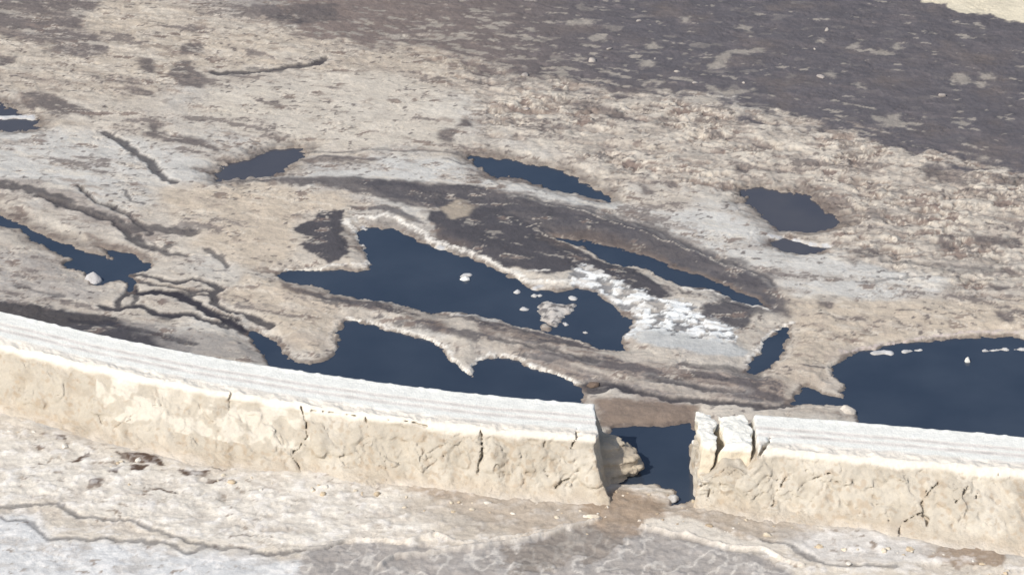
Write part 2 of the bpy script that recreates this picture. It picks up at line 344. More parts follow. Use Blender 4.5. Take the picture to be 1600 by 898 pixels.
for q in ["215,95 240,98 244,120 225,124", "268,105 300,100 322,130 316,146 280,142 262,125", "200,140 236,146 240,156 205,152", "278,78 316,74 318,90 280,92",
          "30,150 70,152 120,168 155,186 150,192 90,186 40,172", "226,215 254,213 292,221 320,223 337,234 343,246 310,238 268,228 235,220",
          "232,190 246,188 250,202 236,216 230,206", "470,252 500,250 560,252 590,258 570,264 490,262", "150,390 170,396 165,402",
          "682,224 692,212 712,206 722,198 730,206 712,220 698,232", "716,196 730,192 724,206", "1328,400 1360,397 1382,405 1378,416 1340,414", "1313,416 1338,414 1336,424",
          "1140,266 1160,262 1176,270 1160,276", "880,160 930,165 975,185 1000,200 960,195 920,180 880,175", "1320,252 1380,262 1386,270 1340,264", "1440,272 1500,278 1500,290 1450,286",
          "1545,284 1620,286 1620,300 1560,298", "1515,375 1560,378 1600,385 1600,398 1530,392", "1460,376 1486,380 1484,392 1466,388", "1000,300 1030,308 1024,316 1004,314",
          "1558,498 1594,500 1590,514 1562,514", "1275,470 1308,472 1300,486 1285,482", "1300,502 1330,500 1326,508", "1510,436 1530,440 1524,448", "1545,452 1570,456 1560,462",
          "150,396 157,388", "355,20 520,10 540,40 440,45", "0,96 26,100 28,110 0,112"]:
    if len(q.split()) < 3: continue
    layer(q, mud*.9, .22, .35, .92, wt=.5)
layer("280,-40 440,-40 430,25 300,20", mud*1.3, 1.2, .6, .6)
layer("1420,-60 1425,2 1440,12 1480,15 1500,28 1545,29 1568,41 1600,44 1800,60 1800,-60", S(226, 216, 192), .12, .25, 1, wt=0, rg=.03)
k_ = layer("-90,285 60,290 160,330 230,360 300,372 250,385 150,355 60,325 -90,310", brown*1.15, .4, .4, .7)
layer("-60,384 60,400 110,424 160,452 150,482 -60,460", gray*1.08, .6, .5, .7, rg=.06)
layer("-60,478 60,484 150,497 190,506 240,518 300,535 300,565 100,560 -60,520", mudD*.95, .2, .2, 1, wt=.6)
layer("180,505 380,540 460,575 300,570", gray*.9, .5, .5, .8)
layer("236,490 284,496 282,506 250,506", wetd, .15, .2, .9, wt=.5)
gen = (1-ku)*(1-front0(X0, Y0))
C = mixc(C, brown*1.05, (1-ss(.015, .06, cb1))*ss(.15, .4, nB+.5*nF)*.6*gen)
C = mixc(C, brown*1.25, ss(.28, .42, nS+.25*nC)*ss(-.1, .3, nF)*.65*gen); C = mixc(C, cream*1.05, ss(.15, .4, -nS+.2*nC)*.5*gen)
nG = fbm(UU*.45+nC, VV+.4*nC, 2.4, 5, 731, .6); C = mixc(C, S(176, 164, 152), ss(.1, .3, nG)*.45*gen); C = mixc(C, mud*1.05, ss(.34, .42, nG+.15*fr)*.75*gen*(Y0 > -5))
spk = ss(.44, .54, fbm(X0*.8, Y0, .42, 2, 701))*ss(-.2, .25, fbm(X0, Y0, 3, 2, 702)); C = mixc(C, mud*.92, spk*.85*gen)
# the oval lake bed, its brown banks
layer("330,288 450,284 560,287 650,292 760,298 840,315 930,333 1000,350 1080,383 1150,413 1210,445 1240,480 1238,500 1215,492 1160,474 1060,442 960,402 880,378 850,368 760,342 640,330 540,306 460,294", S(102, 97, 97), .3, .45, .92, wt=.25, rg=.07)
kb = ss(.05, .35, nS*.8+.6*nS2)+0*ss(.1, .5, fbm(X0*.35+Y0*.12, Y0*1.6, 1.2, 3, 501))
dband = sdf(X, Y, pts("560,287 760,298 930,333 1080,383 1210,445 1215,492 1060,442 880,378 760,342 640,330"), 6)
C = mixc(C, S(150, 140, 132), kb*(1-ss(-.2, .2, dband))*.5); C = mixc(C, mudD*1.15, ss(-.1, .2, -nS)*(1-ss(-.2, .2, dband))*.9)
layer("560,287 650,293 760,300 840,318 930,337 1000,358 1080,392 1150,424 1205,452 1225,490 1180,500 1130,470 1040,440 960,402 880,378 850,368 700,335 640,325 560,300", S(92, 89, 92), .3, .3, .75, wt=.4)
layer("668,350 668,338 740,330 800,342 850,362 880,381 930,406 990,423 1020,443 1045,468 1030,477 1000,470 985,465 950,440 900,430 870,436 830,432 790,422 760,409 730,400 700,388 680,372", mudD*1.02, .15, .25, 1, wt=.55, rg=.03)
layer("467,362 490,348 500,336 520,336 544,330 536,347 534,372 547,384 546,400 517,412 487,402 473,387 490,378 470,368", mudD*1.02, .12, .35, 1, wt=.5, rg=.03)
layer("545,328 600,332 650,350 668,362 640,352 600,338 550,336", mudD*1.1, .12, .25, .8, wt=.4)
layer("690,330 715,318 740,330 725,345 700,348", warm*.78, .2, .2, .9)
layer("1100,478 1130,470 1165,480 1182,488 1176,512 1160,522 1120,520 1092,505", mudD*1.1, .2, .3, .95, wt=.5, rg=.05)
layer("440,440 520,460 620,480 700,492 745,498 715,535 700,530 620,500 520,478 450,460", brown*.86, .2, .35, .85, wt=.3, rg=.06)
layer("670,512 740,500 800,515 860,528 930,545 900,575 820,560 760,545 700,530", brown*.95, .35, .5, .85, wt=.2, rg=.09)
layer("700,505 740,500 750,530 738,580 722,575 712,545", pale, .3, .3, .85)
layer("900,548 1000,560 1170,590 1230,610 1230,640 1000,632 900,598 820,570", brown*1.2, .4, .5, .8, wt=.1, rg=.09)
layer("1030,545 1160,560 1180,580 1080,575", gray, .3, .3, .8)
layer("930,630 1090,640 1090,668 940,668", brown*1.22, .3, .3, .9, rg=.05)
dOv = sdf(X, Y, pts("440,440 620,480 745,498 930,545 1170,590 1230,610 1230,640 1000,632 900,598 700,530 520,500"), 6)
ov = 1-ss(-.2, .3, dOv); C = mixc(C, pale*.98, ss(.05, .3, nS)*ov*.6); C = mixc(C, mudD*1.15, ss(.0, .25, -nS)*ov*.8)
im = sdf(X, Y, pts("668,350 740,330 850,362 1045,468 985,465 870,436 700,388"), 5); C = mixc(C, pale*.8, ss(.38, .5, nS2)*(1-ss(-.5, 0, im))*.7)
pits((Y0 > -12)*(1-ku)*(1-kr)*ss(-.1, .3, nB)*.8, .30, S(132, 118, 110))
# white salt
kw = layer("893,430 905,418 925,420 945,438 968,440 985,462 1010,474 1050,476 1085,490 1110,503 1150,520 1158,545 1100,540 1050,528 1000,520 985,532 975,527 995,505 960,475 930,452 900,450", S(240, 242, 240), .1, .55, 1, wt=0, rg=.09, n=nB+.5*nC+.7*fr)
layer("1000,520 1060,525 1150,545 1175,556 1150,566 1050,556 1000,540", S(196, 198, 196), .3, .4, .85, rg=.02)
layer("985,545 1020,560 1170,568 1180,560 1150,580 1000,575 940,560", pale*1.05, .2, .4, .8)
holes = ss(.05, .15, fbm(X0*.8, Y0, .75, 4, 601, .6))*kw
C = mixc(C, mudD, holes*.8); C = mixc(C, S(188, 180, 170), kw*ss(.0, .3, nS2+.4*nC)*.6)
def rim(poly, wid, col=S(232, 226, 214), m=.95, k=1.0):
    global C, wet, rough
    d = pld(X, Y, pts(poly)); q = (1-ss(wid*.22, wid*.6, d+wid*.9*fr+.06*nC))*m*(.35+.65*ss(-.45, -.05, fr+.3*nC))
    C = mixc(C, col, q); wet = wet*(1-q)
    return q
rimz = np.zeros_like(X)
for p_, w_, c_ in [("566,420 582,405 572,392 563,376 548,358 540,350", .42, None), ("536,356 560,345 600,344 640,358 672,376 700,388 735,402 775,416 800,428 830,444 870,447 895,444", .36, None),
               ("450,425 520,418 560,418 578,412", .35, None), ("440,438 520,458 600,474 700,490", .14, 'g'), ("536,498 600,512 650,526 690,544 725,580 738,584 742,566 765,556 820,568 900,598", .32, None),
               ("1240,508 1210,518 1188,540 1165,580", .3, None), ("1310,550 1370,542 1434,531 1500,522 1600,526 1700,534", .22, 'p'), ("840,364 900,392 945,410 1010,424 1040,436 1070,452", .16, 'g'),
               ("1068,452 1120,462 1180,480 1200,490", .28, None), ("1030,435 1050,450 1065,470", .5, 'g'), ("860,430 830,432 815,438", .3, None), ("525,505 520,530 524,548", .4, 'g'),
               ("985,550 940,549 870,530 800,512", .16, 'g'), ("1304,560 1292,580 1312,604", .35, 'g'), ("1213,641 1270,640 1328,644", .45, 'g'),
               ("880,330 800,310 900,335 1100,405 1180,440", .08, 'g'), ("850,355 822,362 816,356", .07, 'g')]:
    cc = S(234, 229, 219) if c_ is None else (S(206, 196, 182) if c_ == 'g' else S(205, 192, 186))
    rimz = np.maximum(rimz, rim(p_, w_, cc))
C = mixc(C, S(210, 204, 196), (1-ss(-.05, .25, isl+rag))*.8)
C = mixc(C, mudD, (1-ss(-.05, .15, isl+rag))*ss(.0, .2, -fbm(X0, Y0, .6, 4, 771, .65))*.8)
C = mixc(C, S(198, 198, 198), 1-ss(-.02, .12, bars)); 
# ground in front of the embankment
front = layer("-200,640 0,655 200,712 320,735 460,735 600,750 800,775 960,765 1090,770 1300,830 1600,885 1900,900 1900,1100 -200,1100", S(220, 210, 194), .5, .3, 1, wt=0, rg=.06, far=30)
layer("-200,690 100,700 300,755 470,755 620,780 760,830 560,850 430,870 300,850 200,820 80,792 -200,785", S(228, 221, 208, 1.0), .6, .6, .9, rg=.10, far=12)
layer("-200,800 60,812 80,852 200,858 300,872 420,882 560,900 560,1000 -200,1000", S(214, 215, 214, 1.05), .5, .4, .9, rg=.03, far=12)
layer("480,860 650,860 700,870 800,858 940,826 1000,832 1100,862 1200,880 1240,900 1240,1000 440,1000", S(182, 175, 168), .3, .3, .9, rg=.10, far=12)
layer("640,775 800,775 940,765 1040,790 1000,826 930,820 830,845 760,830 700,800", S(186, 168, 148), .5, .5, .85, rg=.08)
layer("1010,790 1090,770 1200,800 1260,820 1260,850 1160,850 1060,830 1000,815", S(182, 164, 144), .5, .4, .85, rg=.09)
layer("1010,815 1060,818 1160,850 1230,858 1200,872 1080,860 1010,830", S(216, 208, 196), .2, .4, .8)
layer("1200,830 1300,835 1450,862 1470,885 1400,892 1290,885 1240,860", S(216, 212, 206), .4, .4, .8, rg=.05)
layer("790,870 850,840 940,828 960,850 930,880 860,900 780,900", S(160, 146, 132), .3, .7, .8)
layer("1448,880 1480,858 1560,856 1562,890 1500,894", S(160, 140, 120), .12, .2, .9)
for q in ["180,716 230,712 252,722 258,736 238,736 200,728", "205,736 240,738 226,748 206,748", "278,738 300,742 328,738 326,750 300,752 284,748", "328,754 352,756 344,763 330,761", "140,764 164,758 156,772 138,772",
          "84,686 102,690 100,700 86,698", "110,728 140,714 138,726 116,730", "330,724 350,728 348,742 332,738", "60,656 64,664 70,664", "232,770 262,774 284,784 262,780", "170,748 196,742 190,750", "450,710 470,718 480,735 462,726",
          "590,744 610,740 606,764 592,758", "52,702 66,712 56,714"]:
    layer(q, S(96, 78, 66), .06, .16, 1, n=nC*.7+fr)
fl = ss(.12, .4, -nE-.5*nC)*front
C = mixc(C, S(160, 146, 130), (1-ss(.015, .07, cb1))*ss(.05, .4, nB)*front*.5)
C = mixc(C, S(168, 152, 136), ss(.25, .45, nS)*front*.3); C = mixc(C, S(138, 120, 104), ss(.40, .5, fbm(X0*.8, Y0, .5, 3, 711))*ss(.0, .4, fbm(X0, Y0, 3, 2, 712))*front*.8)
C = mixc(C, S(190, 180, 168), fl*.4); C = mixc(C, S(250, 246, 240, 1.05), ss(-.1, .6, nC+.3*nD)*front*.5)
q = layer("480,866 600,858 650,862 700,873 768,866 800,858 850,842 940,824 1004,836 1050,852 1100,866 1168,874 1240,900 1240,1000 440,1000", S(168, 162, 156), .08, .06, .75, n=fr, far=12)
C = mixc(C, S(226, 220, 210), q*ss(.55, .75, 1-np.abs(fbm(X0, Y0*.6, 1.6, 3, 751))*5)*.8)
layer("620,790 800,780 940,768 1000,795 1060,775 1100,775 1200,806 1270,830 1240,850 1180,848 1060,822 1010,818 960,826 850,838 760,850 700,845 640,815", S(186, 175, 160), .5, .6, .6, n=nS+fr*.5)
layer("900,790 960,775 1040,795 1040,812 1000,835 960,850 930,830", S(160, 138, 116), .3, .4, .7, n=nS+fr*.5)
layer("1008,818 1060,820 1160,850 1228,860 1190,868 1080,856 1010,832", S(222, 214, 200), .08, .2, .8, n=fr)
layer("780,876 850,840 900,830 955,832 975,848 960,868 930,890 890,880 850,900 800,900", S(138, 128, 118), .1, .6, .6, n=fr+nC+nS)
layer("930,630 1090,640 1090,666 940,666", S(136, 120, 106), .2, .4, .7, n=nS+fr)
layer("-60,480 0,484 60,487 150,499 190,508 170,515 60,512 -60,500", S(84, 80, 80), .1, .15, .95, n=fr, wt=.4)
# channel darkening, pale ridges, damp edge of the water
C = mixc(C, np.where(1, S(60, 58, 64), 0), cdark); wet = np.maximum(wet, cdark*.4)
C = mixc(C, S(232, 226, 216), crim*(1-cdark)*.18); C = mixc(C, S(226, 218, 206), rcol*.6)
up_ = ss(3, 6, Y0)*1.3
damp = (1-ss(.02, .22+up_, dP+.15*nC+up_*.5*(nE+.3)))*(1-np.clip(rimz*1.2, 0, 1))
C = mixc(C, brown*.7, damp*.75*(bars > .2)*(isl+rag > .2)); wet = np.maximum(wet, damp*.6)
# height
bank = ss(-.1, 1.5, dP)
z = .10+.22*bank+nA*.10*bank+rough*(nE*.8+nC*.8+nD*.35)*np.clip(.3+bank, 0, 1)+kr*.06*np.clip(ridge, -1, 1)+rimz*.04
z += -.09*ss(.17, .3, nP)*kr
z += kw*.05*np.clip(ridge, -.5, 1)-holes*.08
z += .0*damp-cz*(dP > 0)+rz+front*.05
z += -.12*(lowm*kr)-.09*arc*kr+.12*(cr1-.4)*kr*ss(0, .12, cb1)-.06*(1-ss(.015, .07, cb2))*ss(0, .4, nB)+.04*front*(cr2-.5)
z = np.maximum(z, .035+.03*(nC+1)*.5)
z = np.where(cdark > .75, np.minimum(z, .2), z)
z = np.where(dP < 0, -.35*ss(0, .5, -dP)+.05*(1-ss(0, .08, -dP)), np.where(dP < .12, np.minimum(z, .05+dP*1.2), z))
Z = np.full(GX.shape, .25, np.float32); Z[core] = z
edge = ss(0, 6, np.maximum(np.abs(GX)-37, np.maximum(-38-GY, GY-50)))
Z = Z*(1-edge)+.3*edge
COL = np.tile(np.asarray(pale, np.float32), (GX.size, 1)).reshape(GX.shape+(3,)); COL[core] = C
WET = np.zeros(GX.shape, np.float32); WET[core] = np.clip(wet, 0, 1)
ny, nx = GX.shape
idx = np.arange(nx*ny).reshape(ny, nx)
F = np.stack([idx[:-1,:-1], idx[:-1,1:], idx[1:,1:], idx[1:,:-1]], -1).reshape(-1, 4)
g = link('ground', np.stack([GX, GY, Z], -1).reshape(-1, 3), F, M_ground, col=COL.reshape(-1, 3), wet=WET.ravel())
g['kind'] = 'structure'

# ------------------------------------------------------------------ water, one sheet per pond
st = .4
wxs = np.arange(-40, 40, st); wys = np.arange(-40, 52, st); WX, WY = np.meshgrid(wxs+st/2, wys+st/2)
dd = np.stack([sdf(WX.astype(np.float32), WY.astype(np.float32), pts(s), 4) for nm, s in PONDS])
own = dd.argmin(0); dm = dd.min(0)
for i, (nm, s) in enumerate(PONDS):
    iy, ix = np.nonzero((own == i) & (dm < .85))
    q = np.stack([np.stack([ix+a, iy+b], -1) for a, b in ((0,0),(1,0),(1,1),(0,1))], 1).reshape(-1, 2)
    u, inv = np.unique(q, axis=0, return_inverse=True)
    V = np.stack([wxs[0]+u[:,0]*st, wys[0]+u[:,1]*st, np.zeros(len(u))], -1)
    o = link('pond_water', V, np.asarray(inv).reshape(-1, 4), M_murky if nm in ('topright', 'topright2', 'upleft', 'topleft') else M_water, smooth=False); o['kind'] = 'structure'

# ------------------------------------------------------------------ embankment (distance field meshed by surface nets)
H = 3.1
cb = gp(*np.array([[-300,425],[-100,462],[0,486],[100,510],[200,533],[300,552],[400,569],[500,584],[600,598],[700,611],[800,621],[930,631],[1090,643],[1180,647],[1300,656],[1400,665],[1500,673],[1600,682],[1750,698],[1900,714]]).T, z=H)
def yb(x): return np.interp(x, cb[:,0], cb[:,1])
xk = np.linspace(-50, 50, 401); yk = yb(xk); kk = np.ones(25)/25; yk = np.convolve(np.pad(yk, 12, mode='edge'), kk, 'valid')
def yb(x): return np.interp(x, xk, yk)
def to_t(px, py, z):
    p = gp(px, py, z); return p[...,0], p[...,1]-yb(p[...,0])
def hcap(x, t, z, P, r, wob=None):
    """distance to a chain of capsules"""
    out = np.full(x.shape, 9., np.float32); P = np.asarray(P, np.float32)
    lo = P.min(0)-1; hi = P.max(0)+1
    k = (x > lo[0]) & (x < hi[0]) & (t > lo[1]) & (t < hi[1]) & (z > lo[2]) & (z < hi[2])
    a, b, c = x[k], t[k], z[k]; a = a+.16*n3(a*2.2, b*2.2, c*2.2, 91)+.06*n3(a*6, b*6, c*6, 92); d = np.full(a.shape, 9., np.float32)
    for p, q in zip(P[:-1], P[1:]):
        e = q-p; L = (e*e).sum()+1e-9
        h = np.clip(((a-p[0])*e[0]+(b-p[1])*e[1]+(c-p[2])*e[2])/L, 0, 1)
        d = np.minimum(d, np.sqrt((a-p[0]-h*e[0])**2+(b-p[1]-h*e[1])**2+(c-p[2]-h*e[2])**2))
    out[k] = d-r; return out
TW = 3.55
_rx = gp([-100, 0, 300, 600, 930, 1090, 1300, 1600, 1750], [700]*9, 0)[:, 0]
def RUN(x): return np.interp(x, _rx, [2.2, 2.3, 2.9, 1.7, 1.4, 1.3, 2.0, 4.0, 4.4]).astype(np.float32)
def PW_(x): return .85+.12*(RUN(x)-1.4)
#                   # how far the face leans out, width of the top
def surf_point(px, py):
    """point of the nominal embankment surface a crack passes through"""
    best = None
    for zz in np.linspace(H, 0, 60):
        x, t = to_t(px, py, zz)
        tf = -TW-float(RUN(x))*(1-zz/H)**float(PW_(x))
        if t <= 0 and t >= tf: return (float(x), float(t), float(zz))
    x, t = to_t(px, py, 0); return (float(x), float(t), 0.)
def crack(s, r, deep=.5):
    P = [surf_point(*[float(v) for v in q.split(',')]) for q in s.split()]
    res = []
    for k in range(-2, 4):
        f = k/3*deep if k > 0 else k*.14
        res.append(([(x, t+f*(.8 if z < H-.05 else .0), z-f*(.15 if z < H-.05 else 1)) for x, t, z in P], r*.72*(1-.15*max(k, 0))))
    return res
CRK = []
for s, r, dp in [("472,636 474,650 479,668 480,682", .09, .35), ("480,682 468,700 456,712 466,724 474,740", .07, .3), ("751,668 753,690 754,708 750,728 751,738", .10, .45), ("905,668 900,685 893,700", .08, .35),
              ("607,656 640,659 668,666", .07, .3), ("545,648 570,652 576,670", .05, .25), ("480,641 520,644 545,648", .05, .2), ("632,685 634,700", .04, .2),
              ("600,712 604,730", .04, .2), ("592,742 608,752", .1, .3), ("694,710 692,730", .05, .2), ("1232,742 1220,760 1210,775 1202,794", .06, .35), ("1214,765 1218,778", .05, .2), ("1240,776 1262,752 1300,737", .05, .25),
              ("1302,753 1330,752 1345,762", .04, .2), ("1465,755 1450,768 1440,785 1444,805 1450,820", .10, .4), ("1440,800 1415,815 1404,825 1404,852", .08, .35), ("1512,760 1500,775 1490,782", .07, .3),
              ("1388,790 1386,812", .06, .25), ("1345,800 1320,820 1312,832", .05, .25), ("1490,808 1488,825", .05, .2), ("1560,738 1558,744", .05, .2), ("1265,775 1256,795 1262,812", .04, .2),
              ("1530,770 1520,790 1500,805", .05, .25), ("150,640 160,665", .04, .2), ("360,610 356,640", .04, .15), ("850,690 846,720 855,745", .04, .2), ("905,735 880,752 865,765", .06, .25), ("1090,745 1110,764 1104,780", .07, .3), ("1206,681 1199,690 1191,703 1188,712", .16, .5)]:
    CRK += crack(s, r, dp)

def field_levee(x, t, z, side, xb0, xb1):
    # x along, t across (0 = back edge of the top, negative towards the viewer), z up
    n_a = n3(x*.45, t*.45, z*.45, 5); n_b = n3(x*1.1, t*1.1, z*.9, 6); n_c = n3(x*2.6, t*2.6, z*2.0, 7); n_d = n3(x*5.5, t*5.5, z*5, 8)
    rill = n3(x*1.7, t*.5, z*.35, 9)
    rel = np.clip((H-z)/H, 0, 1)
    facey = -TW-RUN(x)*(rel**PW_(x))
    # face: bulging slabs, rills and an undercut below the crust
    amp = np.clip(rel*4, .25, 1)
    pb, pr = cells(x*.55+.5*n_b+.25*n_c, z*.75+.45*n_b+.3*n_c+.2*t, 61); qb, qr = cells(x*1.9+.8*n_b+.35*n_c, z*1.7+.6*n_a+.35*n_c, 62)
    gate = ss(-.1, .35, n3(x*.3, t*.3, z*.5, 63)+.012*x)
    plate = .20*(pr-.5)*ss(.0, .14, pb)+gate*(.10*(qr-.5)*ss(0, .2, qb)-.06*(1-ss(.0, .10, qb)))-.12*(1-ss(.0, .05, pb))*ss(-.1, .3, n_b)
    slab = np.abs(n_a+.5*n_b)
    off = amp*(.20*n_a+.14*n_b+.10*rill+.06*n_c+.04*n_d)-.14*np.exp(-((rel-.15)/.05)**2)*(.6+.9*n_b)-.10*np.exp(-(slab/.06)**2)*amp*(n_c > -.15)
    off += amp*plate
    off += .18*np.clip((rel-.75)*4, 0, 1)*(.5+n_b)
    talus = (1.1+.5*n_a)*np.clip((rel-.72)/.28, 0, 1)**1.8
    dface = ((facey-off-talus)-t)*(.86-.12*np.clip(RUN(x)-1.8, 0, 2.5))
    rut = 0
    for c, wd, dp in ((-1.4, .2, .012), (-2.05, .2, .014)):
        rut = rut+dp*np.exp(-((t-c+.05*n2(x*.35, 0*x, 4))/wd)**2)
    lk = ss(-2.8, -3.2, t+.25*n_b); lump = lk*(.06*n_c+.10*np.clip(n_b, -.5, 1)+.05*n_d)+.05*ss(-.45, -.1, t)*(n_c+.5)
    dtop = z-(H+.04*n_b*(t < -2.9)+.005*n_c-rut+lump)
    dback = t-(0.04*n_c+.05*n_b*.6+(H-z)*.48)
    d = np.maximum(np.maximum(dface, dtop), dback)
    return d, (n_a, n_b, n_c, n_d, rel)

def smin(a, b, k): h = np.clip(.5+.5*(b-a)/k, 0, 1); return b*(1-h)+a*h-k*h*(1-h)

def nets(x0, x1, t0, t1, z0, z1, h, base, full):
    xa = np.arange(x0, x1+h, h, dtype=np.float32); ta = np.arange(t0, t1+h, h, dtype=np.float32); za = np.arange(z0, z1+h, h, dtype=np.float32)
    shp = (len(xa), len(ta), len(za)); D_ = np.empty(shp, np.float32)
    Xb, Tb, Zb = np.broadcast_arrays(xa[:,None,None], ta[None,:,None], za[None,None,:])
    D_[:] = base(Xb, Tb, Zb)
    k = np.abs(D_) < .72
    D_[k] = full(Xb[k], Tb[k], Zb[k])
    D_ = np.clip(D_, -1, 1)
    D_[0] = 1; D_[-1] = 1; D_[:,0] = 1; D_[:,-1] = 1; D_[:,:,0] = 1; D_[:,:,-1] = 1
    s = D_ < 0
    cnt = np.zeros(tuple(n-1 for n in shp), np.int8)
    for a in (0,1):
        for b in (0,1):
            for c in (0,1): cnt += s[a:shp[0]-1+a, b:shp[1]-1+b, c:shp[2]-1+c]
    act = (cnt > 0) & (cnt < 8)
    ci = np.argwhere(act); vid = np.full(act.shape, -1, np.int64); vid[act] = np.arange(len(ci))
    acc = np.zeros((len(ci), 3), np.float32); num = np.zeros(len(ci), np.float32)
    cor = [np.array(c) for c in ((0,0,0),(1,0,0),(0,1,0),(1,1,0),(0,0,1),(1,0,1),(0,1,1),(1,1,1))]
    val = [D_[tuple((ci+c).T)] for c in cor]
    for i in range(8):
        for j in range(i+1, 8):
            if np.abs(cor[i]-cor[j]).sum() != 1: continue
            m = (val[i] < 0) != (val[j] < 0); f = val[i]/(val[i]-val[j]+1e-12)
            p = cor[i][None]+f[:,None]*(cor[j]-cor[i])[None]
            acc[m] += p[m]; num[m] += 1
    V = (ci+acc/num[:,None])*h+np.array([xa[0], ta[0], za[0]])
    quads = []
    for ax in range(3):
        a = [slice(None)]*3; b = [slice(None)]*3; a[ax] = slice(0, -1); b[ax] = slice(1, None)
        sa, sb = s[tuple(a)], s[tuple(b)]
        e = np.argwhere(sa != sb); fl_ = sa[tuple(e.T)]
        o1, o2 = [i for i in range(3) if i != ax]
        u = np.zeros(3, int); v = np.zeros(3, int); u[o1] = 1; v[o2] = 1
        ok = (e[:,o1] > 0) & (e[:,o2] > 0); e = e[ok]; fl_ = fl_[ok]
        q = np.stack([vid[tuple((e-u-v).T)], vid[tuple((e-v).T)], vid[tuple(e.T)], vid[tuple((e-u).T)]], 1)
        flip = fl_ if ax != 1 else ~fl_
        q[~flip] = q[~flip][:, ::-1]; quads.append(q)
    Q = np.concatenate(quads); return V, Q
def finish(V, Q, name, colf, parent, split=None, names=None):
    W = V.copy(); W[:,1] = V[:,1]+yb(V[:,0])
    e1 = W[Q[:,2]]-W[Q[:,0]]; e2 = W[Q[:,3]]-W[Q[:,1]]; nf = np.cross(e1, e2); nf /= np.linalg.norm(nf, axis=1)[:,None]+1e-9
    vn = np.zeros_like(W)
    for i in range(4):
        for a in range(3): vn[:,a] += np.bincount(Q[:,i], nf[:,a], len(W))
    vn /= np.linalg.norm(vn, axis=1)[:,None]+1e-9
    col = colf(V, vn)
    if split is None: return link(name, W-(np.array(parent.location) if parent else 0), Q, M_levee, parent, col=col, wet=np.zeros(len(V)))
    m = split(V, vn)[Q].mean(1) > .5
    for sel, nm in ((m, names[0]), (~m, names[1])):
        q = Q[sel]; u, inv = np.unique(q, return_inverse=True)
        link(nm, W[u]-np.array(parent.location), np.asarray(inv).reshape(-1, 4), M_levee, parent, col=col[u], wet=np.zeros(len(u)))

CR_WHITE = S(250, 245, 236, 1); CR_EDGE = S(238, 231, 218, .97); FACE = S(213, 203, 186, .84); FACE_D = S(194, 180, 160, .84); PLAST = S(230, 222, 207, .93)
def col_levee(V, vn):
    x, t, z = V.T.astype(np.float32)
    n1 = n3(x*.3, t*.3, z*.3, 41); n2_ = n3(x*1.3, t*1.3, z*1.3, 42); n3_ = n3(x*4, t*4, z*4, 43); n4 = n3(x*2.2, t*.6, z*.5, 44)
    C = np.tile(np.asarray(FACE, np.float32), (len(V), 1))
    C = mixc(C, FACE_D, ss(.0, .5, n2_+.3*n4)*.55); C = mixc(C, PLAST, ss(.05, .35, n1+.5*n2_+.2*n3_)*.6)
    pb, pr = cells(x*.55+.5*n2_+.25*n3_, z*.75+.45*n2_, 61); C = mixc(C, S(168, 148, 124), (1-ss(0, .05, pb))*.5*ss(-.1, .3, n2_)); C = mixc(C, PLAST, ss(.5, .9, pr)*.35)
    C = mixc(C, S(180, 160, 136), ss(.2, .5, n3_+.5*n4)*.5)
    C = mixc(C, PLAST*1.03, ((x > -21) & (x < -10)).astype(np.float32)*ss(.0, .25, n2_+.35*n3_+.1)*(z > 1.2)*(z < 2.7)*.8)
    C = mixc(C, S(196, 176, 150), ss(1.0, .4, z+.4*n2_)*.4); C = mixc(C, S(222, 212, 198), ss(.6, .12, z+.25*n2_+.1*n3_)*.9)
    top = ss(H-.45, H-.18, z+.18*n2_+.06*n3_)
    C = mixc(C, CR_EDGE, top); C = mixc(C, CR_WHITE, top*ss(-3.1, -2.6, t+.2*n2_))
    for c, wd in ((-1.4, .15), (-2.05, .16)):
        q = np.exp(-((t-c+.05*n2(x*.35, 0*x, 4))/wd)**2)*top*(.50+.45*n2_)
        C = mixc(C, S(172, 165, 160), np.clip(q, 0, 1)*.75)
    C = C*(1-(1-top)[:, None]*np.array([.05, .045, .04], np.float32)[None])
    back = ss(-.02, .3, t-(H-z)*.0)
    C = mixc(C, S(150, 136, 122), back*ss(1.5, .2, z)*.6)
    return C
def is_top(V, vn): return ((vn[:,2] > .35) & (V[:,2] > H-.5)).astype(np.float32)

def empty(name, loc, label, cat, group=None):
    o = bpy.data.objects.new(name, None); scene.collection.objects.link(o); o.location = loc; o.empty_display_size = .5
    o['label'] = label; o['category'] = cat
    if group: o['group'] = group
    bpy.context.view_layer.update()
    return o

VOX = .063
# end of the left part: top corner at 930; the wall below leans out into the breach
xL = float(gp(931, 650, H)[0]); xLb = float(gp(958, 760, 0)[0]); xR = float(gp(1088, 660, H)[0])
def endL(x, t, z): return (x-(xL+(xLb-xL-.15)*np.clip((H-z)/H, 0, 1)**2.2+.1*np.sin(t*2.2)*(z < H-.3)))
bx0, bx1 = float(gp(925, 709, .7)[0]), float(gp(1004, 709, .7)[0]); bx_t = float(to_t(962, 709, .85)[1])
def bench(x, t, z):
    q = np.sqrt((np.maximum(x-bx0+.2, 0)/(bx1-bx0+.1))**1.7+(np.abs(t-bx_t-.1)/1.75)**2+(np.abs(z-.3)/1.5)**2.2)
    return np.maximum((q-1)*1.1, bx0-.3-x)
def fL(x, t, z):
    d, (na, nb, nc, nd, rel) = field_levee(x, t, z, 0, 0, 0)
    d = np.maximum(d, endL(x, t, z)+.13*nb+.10*nc*(z < H-.2)+.04*nd)
    b = bench(x, t, z)+.14*nb+.07*nc+.035*np.clip(3*np.sin(z*11+1.2*nb), -1, 1)+.03*nd
    d = smin(d, b, .12)
    for P, r in CRK:
        if P[0][0] < xL+3: d = np.maximum(d, -(hcap(x, t, z, P, r)+.04*nc+.04*nd))
    return d
